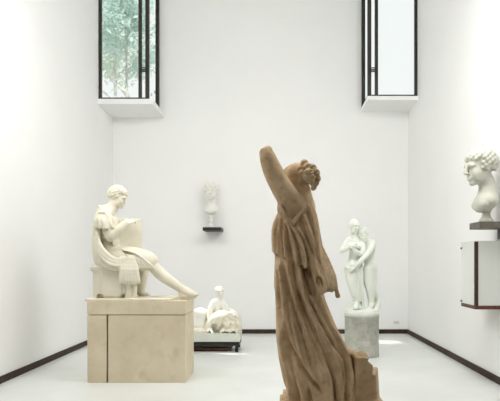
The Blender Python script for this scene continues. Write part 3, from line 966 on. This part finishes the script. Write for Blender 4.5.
# left figure
v = Vol(lo, hi, .0075)
ha = Head(S(354.4, 227.8, -.03), .202, (.52, -.80, -.38))
ha.sculpt(v)
v.path([S(354.5, 233, 0), S(355.5, 238, .02)], [.05, .05], .03)
v.ell(S(355, 244, .01), (.108, .085, .12), k=.05)
for m_ in (-1, 1):
    v.ell(S(355 + m_ * 3.6, 246, -.075), (.05, .042, .05), k=.03)
v.ell(S(354.6, 255, .01), (.086, .075, .11), k=.06)
v.ell(S(354.8, 264, .01), (.115, .10, .12), k=.06)
v.path([S(349.2, 240, .0), S(345, 245.5, -.06), S(341.8, 251, -.10)], [.046, .038, .033], .02)
v.path([S(341.8, 251, -.10), S(346.5, 249, -.17), S(351, 245.5, -.20)], [.033, .031, .022], .012)
hand(v, S(351, 245.5, -.20), vec(.8, -.1, .5), vec(0, .5, -.8), .14, .6)
v.path([S(361, 241, .0), S(363.5, 249, -.08), S(361, 254, -.13)], [.044, .038, .033], .02)
v.path([S(361, 254, -.13), S(357.5, 252.5, -.17), S(354, 249.5, -.19)], [.033, .03, .022], .012)
hand(v, S(354, 249.5, -.19), vec(-.8, -.1, .5), vec(0, -.3, .8), .14, .7)
for x0, x1, dy in ((352.5, 355.5, -.06), (357.8, 359, .03)):
    v.path([S(x0, 266, dy), S(x0 - .5, 285, dy - .03), S(x1 + 1, 302, dy)], [.08, .058, .036], .03)
    foot(v, S(x1 + 1, 303.5, dy - .02), S(x1 - .5, 308.6, dy - .17), .2)
bo = v.mesh('standing_figure', M['plaster_white'], cs)
v = Vol((px_ - .4, Y0 - .3, 1.8), (px_ + .2, Y0 + .3, 2.2), .0065)
ha.hair(v, 60, .07, front=.24, puff=.02)
v.ell(ha.p(-.30, 0, .42), [.05, .045, .045], ha.R, .02)
v.ell(ha.p(-.1, 0, .5), [.05, .05, .032], ha.R, .02)
v.mesh('hair', M['plaster_white'], bo)
# drapery hung from the left figure's hips
v = Vol(lo, hi, .0075)
LD = mkloft([(309, 355.3, 362.6, 0, .10), (303, 354.2, 363, 0, .11), (296, 352, 363.4, 0, .115), (288, 349.8, 363.4, 0, .12), (280, 347.8, 363.2, 0, .125), (272, 345.8, 362.8, 0, .13), (267, 344.8, 362.5, 0, .13), (262, 347.6, 361.6, 0, .11), (258, 350, 360.6, 0, .09)])
v.loft(LD, lambda th, Z: .008 * np.sin(12 * th + 4 * Z), .02, cut=lambda X, Y, Z: (Z - (1.42 + .35 * (X - px_))) + 0 * Y)
for pts, rr in [([(347.5, 266), (349.2, 278), (352.5, 292), (356, 307)], [.018, .022, .02, .018]), ([(353, 266), (353.2, 282), (356, 298), (358, 308)], [.014, .02, .02, .02]),
                ([(358, 264), (358.5, 282), (359.5, 298), (360, 308)], [.012, .016, .018, .018]), ([(361.5, 262), (362.5, 282), (363, 300), (362.5, 307)], [.016, .018, .02, .02]),
                ([(346, 267), (352, 269), (358, 266), (363, 259)], [.024, .026, .022, .016]), ([(345.3, 268.5), (346.5, 277), (349.5, 287)], [.026, .022, .012])]:
    v.path([on(LD, x, y, .004, -.1) for x, y in pts], rr, .012)
for pts, rr in [([(350.8, 273), (351.8, 286), (355, 302)], [.010, .016, .014]), ([(355.8, 272), (356.2, 286), (358.4, 304)], [.010, .015, .016]), ([(360.3, 270), (361, 290), (361.4, 306)], [.012, .018, .024]), ([(347.6, 272), (349, 281)], [.008, .010])]:
    for lf in (.008, .03):
        v.path([on(LD, x, y, lf, -.1) for x, y in pts], rr, .008, 'sub')
v.ell(S(361, 304.5, -.10), (.026, .09, .05), k=.01, op='sub')
v.mesh('drapery', M['plaster_white'], cs)
# right figure
v = Vol(lo, hi, .0075)
hb = Head(S(363.6, 235, -.02), .205, (-.62, -.66, -.30), (-.35, 0, 1))
hb.sculpt(v)
v.path([S(364.5, 238.5, .02), S(367, 243, .06)], [.052, .056], .03)
v.ell(S(368.6, 249, .07), (.105, .09, .14), k=.05)
v.ell(S(368.6, 259, .07), (.078, .075, .12), k=.06)
v.ell(S(370.6, 267.5, .07), (.095, .095, .105), k=.06)
v.ell(S(371.8, 269, .13), (.085, .075, .085), k=.04)
v.path([S(365, 242.5, .06), S(372.3, 243.5, .05)], [.06, .062], .03)
v.path([S(372.6, 244, .02), S(369.5, 251, -.09), S(364.5, 257, -.16)], [.050, .043, .036], .015)
v.path([S(364.5, 257, -.16), S(360, 261.5, -.205), S(356, 265.5, -.215)], [.036, .032, .024], .012)
hand(v, S(356, 265.5, -.215), vec(-.8, .1, -.6), vec(0, .8, -.2), .16, .6)
v.path([S(364, 243, .13), S(358, 240, .15), S(350, 240, .10)], [.05, .042, .034], .02)
hand(v, S(350, 240, .10), vec(-.6, -.6, .1), vec(.3, -.5, -.4), .15, .6)
v.path([S(368, 270, .03), S(368.5, 280, .01), S(369.6, 288, .0)], [.085, .074, .056], .03)
v.path([S(369.6, 288, .0), S(370.6, 294, .02), S(371.3, 303.5, .02)], [.060, .057, .036], .02)
foot(v, S(371.3, 304, .02), S(368.5, 309.6, -.16), .21)
v.path([S(372, 270, .12), S(372.3, 280, .11), S(371.8, 288, .08)], [.085, .072, .055], .03)
v.path([S(371.8, 288, .08), S(374.5, 295, .13), S(377, 300.5, .18)], [.058, .054, .036], .02)
foot(v, S(377, 301.5, .18), S(374.5, 308.5, .06), .2)
bo = v.mesh('embracing_figure', M['plaster_white'], cs)
v = Vol((px_ - .3, Y0 - .3, 1.75), (px_ + .3, Y0 + .3, 2.1), .0065)
hb.hair(v, 60, .08, front=.2, puff=.03)
v.mesh('hair', M['plaster_white'], bo)

# ------------------------------------------------------------------ the reclining figure on a low stand
Y0 = 10.13
tz = S(200, 341.9)[2]
sx0, sx1 = S(176, 256)[0], S(240.6, 256)[0]
bn = tag(empty('low_stand', ((sx0 + sx1) / 2, Y0 + .25, 0)), 'low black steel stand behind the plinth carrying the reclining figure', 'stand')
mb = MB()
z1 = S(200, 345.8)[2]
ya, yb = Y0 - .02, Y0 + .62
mb.box((sx0, ya, z1), (sx1 - .02, ya + .04, tz), .003); mb.box((sx0, yb - .04, z1), (sx1 - .02, yb, tz), .003)
mb.box((sx0, ya + .04, z1), (sx0 + .04, yb - .04, tz), .003); mb.box((sx1 - .06, ya + .04, z1), (sx1 - .02, yb - .04, tz), .003)
mb.build('top_frame', M['metal'], bn)
for x in (sx0 + .02, sx1 - .09):
    for y in (ya + .002, yb - .052):
        mb = MB(); mb.box((x, y, 0), (x + .05, y + .05, z1 + .002), .003); mb.build('leg', M['metal'], bn)
mb = MB(); mb.box((sx0 + .05, ya + .09, .022), (sx1 - .16, yb - .09, .05), .004); mb.build('lower_board', M['wood'], bn)
rs_ = tag(empty('reclining_statue', ((sx0 + sx1) / 2, Y0 + .25, tz)), 'white plaster figure leaning up over a heap of drapery, on the low black stand', 'statue')
mb = MB(); zt = S(200, 333.4)[2]
mb.box((sx0 + .01, Y0 - .01, tz), (sx1 - .01, Y0 + .60, zt), .008); mb.build('statue_slab', M['slab'], rs_)
lo, hi = (sx0, Y0 - .05, zt - .03), (sx1 + .03, Y0 + .65, 1.05)
Yc = .26
hi = (hi[0], hi[1], 1.2)
v = Vol(lo, hi, .0075)
hc = Head(S(219.4, 293, Yc - .03), .195, (.35, -.85, -.22))
hc.sculpt(v)
v.path([S(219, 297, Yc - .01), S(218.4, 301, Yc)], [.045, .05], .03)
v.ell(S(218, 305.5, Yc), (.105, .085, .11), k=.05)
v.ell(S(218, 314, Yc + .01), (.10, .09, .12), k=.06)
v.ell(S(218, 324, Yc), (.15, .13, .13), k=.06)
v.path([S(213.8, 302, Yc - .02), S(211, 308, Yc - .07), S(209.5, 315, Yc - .10)], [.05, .043, .035], .02)
v.path([S(209.5, 315, Yc - .10), S(209, 322, Yc - .15), S(209.5, 329, Yc - .19)], [.035, .031, .024], .015)
hand(v, S(209.5, 328.5, Yc - .19), vec(.5, -.7, -.35), vec(0, 0, -1), .15, .4)
v.path([S(222.5, 302.5, Yc - .02), S(225.5, 308, Yc - .10), S(224, 313.5, Yc - .16)], [.047, .041, .034], .02)
v.path([S(224, 313.5, Yc - .16), S(228, 313.5, Yc - .2), S(232, 313.5, Yc - .19)], [.034, .031, .024], .015)
hand(v, S(232, 313.5, Yc - .19), vec(.9, -.1, -.4), vec(0, 0, -1), .14, .5)
v.path([S(218, 326, Yc - .06), S(225, 317, Yc - .02), S(232, 318, Yc)], [.10, .09, .07], .04)
v.path([S(232, 318, Yc), S(236, 325, Yc - .02), S(238, 331, Yc - .03)], [.065, .06, .045], .03)
bo = v.mesh('body', M['plaster_pure'], rs_)
v = Vol((-1.30, Y0, .5), (-.68, Y0 + .55, 1.2), .0065)
hc.hair(v, 55, .08, front=.2, puff=.03)
v.mesh('hair', M['plaster_pure'], bo)
v = Vol(lo, hi, .0075)
top = [(204, 331), (209, 323), (214, 316.5), (221, 314), (228, 314), (234, 316), (238, 322), (238.6, 331)]
for k_, (dy, dz) in enumerate(((Yc - .16, 3.5), (Yc - .08, 1.0), (Yc, 0), (Yc + .09, .8), (Yc + .18, 3.5))):
    v.path([S(x, min(y + dz, 331.5), dy) for x, y in top], [.045, .05, .06, .065, .07, .065, .05, .03], .05, sub=3)
v.ell(S(226, 326, Yc), (.19, .2, .13), k=.06)
for pts in ([(221, 316), (215, 324), (211, 332)], [(224, 317), (219, 325), (213.5, 332.3)], [(229, 317), (227, 325), (221, 331.8)], [(222, 322), (228, 326.5), (236, 327)], [(231, 318), (233, 325), (230, 331.5)], [(235, 319.5), (237.5, 325), (237, 332)],
            [(223, 330), (229, 330), (237, 329.5)], [(208, 331.7), (204, 331.5), (199, 332)], [(227, 321), (233, 322), (238, 325)]):
    v.path([S(x, y, Yc - .205 - .02 * i) for i, (x, y) in enumerate(pts)], [.022, .032, .028], .012)
for pts in ([(214.5, 325), (214, 329), (213.5, 332)], [(219, 319), (217, 326), (216.5, 332)], [(224.5, 319), (223, 326.5), (225, 329)], [(230.5, 320), (231, 327), (227.5, 330)], [(234.5, 321), (235.5, 328)], [(226, 317), (230, 320.5), (236, 322)]):
    v.path([S(x, y, Yc - .255) for x, y in pts], [.022, .034, .024][:len(pts)], .012, 'sub')
v.path([S(214.5, 323, Yc - .20), S(214, 328, Yc - .22), S(213.5, 333, Yc - .24)], [.02, .055, .07], .01, 'sub')
v.path([S(205, 331.5, Yc - .2), S(199, 331, Yc - .2), S(192, 331.8, Yc - .18)], [.03, .035, .03], .02)
v.mesh('drapery', M['plaster_cream'], rs_)
v = Vol(lo, hi, .0085)
v.box(S(200, 318.5, Yc + .02), (.12, .17, .15), rotz(-8, -6), .05, k=.02)
v.ell(S(200.5, 313.5, Yc), (.1, .15, .1), k=.05)
v.box(S(199, 330, Yc), (.15, .2, .04), None, .03, k=.03)
v.mesh('cushion', M['plaster_pure'], rs_)


# ------------------------------------------------------------------ busts
def bust(name, label, c, hs, f, mat, zbase, shoulder_dir, h=.008, chest=1.0, seedn=80):
    """c: middle of the head; hs: head height; f: gaze"""
    b_ = tag(empty(name, (c[0] - shoulder_dir[0] * 0, c[1], zbase)), label, 'bust')
    c = np.asarray(c, float)
    hd = Head(c, hs, f)
    fw = np.array([hd.f[0], hd.f[1], 0]); fw /= np.linalg.norm(fw)
    sd = np.array([-fw[1], fw[0], 0])
    R = np.array([fw, sd, [0, 0, 1.0]])
    base = c + vec(0, 0, -1) * hs
    v = Vol(tuple(c - vec(hs * 1.1, hs * 1.1, 0) - vec(0, 0, c[2] - zbase)), tuple(c + vec(hs * 1.1, hs * 1.1, hs * .75)), h)
    hd.sculpt(v)
    v.path([c - fw * .16 * hs + vec(0, 0, -.28 * hs), c - fw * .25 * hs + vec(0, 0, -.52 * hs), c - fw * .24 * hs + vec(0, 0, -.80 * hs)], [.20 * hs, .19 * hs, .24 * hs], .08 * hs)
    bc = c - fw * .21 * hs + vec(0, 0, -.95 * hs)
    v.ell(bc, [.32 * hs, .56 * hs * chest, .24 * hs], R, .12 * hs)
    v.ell(bc + fw * .10 * hs - vec(0, 0, .12 * hs), [.24 * hs, .40 * hs * chest, .24 * hs], R, .08 * hs)
    for m_ in (-1, 1):
        v.ell(bc + fw * .2 * hs + sd * m_ * .18 * hs - vec(0, 0, .10 * hs), [.12 * hs, .17 * hs, .12 * hs], R, .06 * hs)
    v.box(bc - vec(0, 0, .72 * hs) - fw * .05 * hs, [hs, hs, .42 * hs], R, rd=.01, k=.02, op='sub')
    v.ell(bc - fw * .38 * hs - vec(0, 0, .25 * hs), [.26 * hs, .6 * hs, .3 * hs], R, .03, 'sub')
    v.cap(bc + vec(0, 0, -.2 * hs), (bc[0], bc[1], zbase + .25 * hs), .13 * hs, .10 * hs, .05 * hs)
    bo = v.mesh('body', mat, b_)
    v = Vol(tuple(c - vec(.62, .62, .5) * hs), tuple(c + vec(.62, .62, .72) * hs), h * .85)
    hd.hair(v, seedn, .07, front=.22, puff=.025)
    v.mesh('hair', mat, bo)
    zt = bc[2] - .25 * hs
    H_ = max(.08, min(zt - zbase, .40 * hs))
    mb = MB(); r_ = .2 * hs
    mb.lathe((bc[0], bc[1]), [(r_, zbase), (r_ * 1.0, zbase + H_ * .22), (r_ * .86, zbase + H_ * .28), (r_ * .62, zbase + H_ * .5), (r_ * .55, zbase + H_ * .75), (r_ * .7, zbase + H_ * .92), (r_ * .7, zbase + H_)], 40)
    mb.build('socle', mat, b_, smooth=True)
    return b_


# on the right wall
yb_ = 7.39
Y0 = yb_
zb = S(480, 222.5)[2]
bust('portrait_bust', 'grey white plaster bust in left profile on the right wall shelf', S(479.4, 167.6), .43, (-.97, -.22, -.10), M['plaster_bust'], zb, (0, 0), .009, .74, 90)
sh = tag(empty('wall_shelf', (XR, yb_, zb)), 'thick dark grey wall shelf under the profile bust on the right wall', 'shelf')
xs = (479.6 - VX) * 7.2 / F
mb = MB(); mb.box((xs, 7.2, zb - .078), (XR, 7.58, zb), .004); mb.build('shelf_board', M['shelf'], sh)
mb = MB(); mb.box((XR - .03, 7.30, zb - .2), (XR, 7.48, zb - .078), .004); mb.build('wall_plate', M['metal'], sh)

# on the back wall
Y0 = 12.42
zb2 = S(211, 227.8)[2]
bust('portrait_bust', 'white plaster bust facing forward, high on the back wall', S(210.8, 191.2), .37, (.03, -1, -.03), M['plaster_pure'], zb2, (0, 0), .008, .66, 80)
sh = tag(empty('wall_shelf', (S(211, 228)[0], YB, zb2)), 'thin black shelf holding the forward facing bust on the back wall', 'shelf')
xa, xb = at(202.6, 229, 12.2)[0], at(221, 229, 12.2)[0]
mb = MB(); mb.box((xa, 12.2, zb2 - .066), (xb, YB, zb2), .003); mb.build('shelf_board', M['metal'], sh)
mb = MB(); mb.box((xa + .12, YB - .03, zb2 - .16), (xb - .12, YB, zb2 - .066), .003); mb.build('wall_plate', M['wall'], sh)

# ------------------------------------------------------------------ glass case on the right wall
cy0, cy1 = 7.36, 7.92
cx0 = (475 - VX) * cy0 / F
cz0, cz1 = EYE + (VY - 309.5) * cy0 / F, EYE + (VY - 241.5) * cy0 / F
dc = tag(empty('display_case', (XR, (cy0 + cy1) / 2, cz0)), 'wall hung milky glass case with red brown wooden edges below the profile bust', 'display case')
mb = MB(); mb.box((cx0, cy0, cz0), (XR, cy1, cz0 + .045), .006); mb.build('base_board', M['wood'], dc)
mb = MB(); mb.box((cx0, cy0, cz0 + .045), (cx0 + .04, cy0 + .04, cz1), .004); mb.build('corner_post', M['wood_dark'], dc)
mb = MB(); mb.box((cx0 + .004, cy0 + .042, cz0 + .046), (cx0 + .012, cy1 - .012, cz1)); gp = mb.build('glass_pane', M['case_pane'], dc)
mb = MB(); mb.box((cx0 + .042, cy0 + .006, cz0 + .046), (XR - .004, cy0 + .014, cz1)); mb.build('glass_pane', M['case_pane'], dc)
mb = MB(); mb.box((cx0 + .014, cy1 - .012, cz0 + .046), (XR - .004, cy1 - .004, cz1)); mb.build('glass_pane', M['case_pane'], dc)
mb = MB(); mb.box((cx0 + .002, cy0 + .002, cz1 + .0005), (XR - .004, cy1 - .004, cz1 + .008)); mb.build('glass_top', M['case_pane'], dc)
for zz in (cz0 + .07, cz1 - .07):
    mb = MB(); mb.tube((cx0 - .014, cy1 - .03, zz), (cx0 + .006, cy1 - .03, zz), .013, n=14); mb.build('glass_clip', M['shelf'], gp)

# ------------------------------------------------------------------ light
w = bpy.data.worlds.new('sky'); bpy.context.scene.world = w
w.use_nodes = True
bg = w.node_tree.nodes['Background']
bg.inputs[0].default_value = (.955, .965, .97, 1); bg.inputs[1].default_value = .93


def area(name, loc, rot, sx, sy, power, col):
    l = bpy.data.lights.new(name, 'AREA'); l.shape = 'RECTANGLE'; l.size = sx; l.size_y = sy; l.energy = power; l.color = col
    o = bpy.data.objects.new(name, l); o.location = loc; o.rotation_euler = rot; C.objects.link(o)
    return o


area('ceiling_fill_lamp', ((XL + XR) / 2, 9.6, ZH - .05), (0, 0, 0), 5.4, 5.6, 18, (1.0, .995, .98))  # fill lamp added under the closed ceiling for soft overhead light
# unseen lamp added overhead in the gallery to brighten the brown woman
o = area('gallery_fill_lamp', (-1.75, 3.1, ZG - .12), (math.radians(28), 0, math.radians(-16)), 2.6, 2.4, 52, (1.0, .985, .95))
# a small patch of sun on the floor behind the drum
l = bpy.data.lights.new('sun_patch', 'SPOT'); l.energy = 2600; l.spot_size = math.radians(3.6); l.spot_blend = .3; l.shadow_soft_size = .03; l.color = (1, .98, .93)
o = bpy.data.objects.new('sun_patch', l); pt = Vector(at(386, 342.5, 11.4)); o.location = (pt[0], 9.3, ZH - .1)
o.rotation_euler = (Vector(o.location) - pt).to_track_quat('Z', 'Y').to_euler(); C.objects.link(o)
# two unseen fill lamps added at the hall's near end, evening out the walls
for nm, x, tx, ty, e in (('near_fill_lamp', XR - 1.35, -2.0, 9.8, 128), ('near_fill_lamp', XL + 1.35, 1.4, 9.8, 92)):
    dd = Vector((tx - x, ty - 6.0, -.2 - 4.98))
    o = area(nm, (x, 6.0, 4.98), (0, 0, 0), 2.5, 1.5, e, (1.0, .995, .98))
    o.rotation_euler = (-dd).to_track_quat('Z', 'Y').to_euler()
l = bpy.data.lights.new('sun', 'SUN'); l.energy = 5.0; l.angle = .01; l.color = (1, .97, .92)
o = bpy.data.objects.new('sun', l); o.rotation_euler = (math.radians(38), 0, 0); C.objects.link(o)

# a shaft of sun through the left corner window onto the reclining figure
tgt = Vector(at(214, 308, 10.4)); win = Vector((-2.9, 11.66, 5.3))
d = (tgt - win).normalized()
l = bpy.data.lights.new('sun_shaft', 'SPOT'); l.energy = 15000; l.spot_size = math.radians(2.7); l.spot_blend = .5; l.shadow_soft_size = .10; l.color = (1, .97, .9)
o = bpy.data.objects.new('sun_shaft', l); o.location = tgt - d * 17; o.rotation_euler = (-d).to_track_quat('Z', 'Y').to_euler(); C.objects.link(o)

# ------------------------------------------------------------------ camera
cam = bpy.data.cameras.new('camera'); cam.sensor_width = 36; cam.lens = 36 * F / 500
cam.shift_x = -(VX - 250) / 500; cam.shift_y = (VY - 200.5) / 500
cam.clip_end = 200
co = bpy.data.objects.new('camera', cam); co.location = (0, 0, EYE); co.rotation_euler = (PI / 2, 0, 0); C.objects.link(co)
sc = bpy.context.scene
sc.camera = co
sc.view_settings.view_transform = 'Standard'; sc.view_settings.look = 'None'
sc.view_settings.gamma = 1; sc.view_settings.use_curve_mapping = False
sc.view_settings.exposure = 0.12
sc.cycles.max_bounces = 12; sc.cycles.diffuse_bounces = 8; sc.cycles.transparent_max_bounces = 12
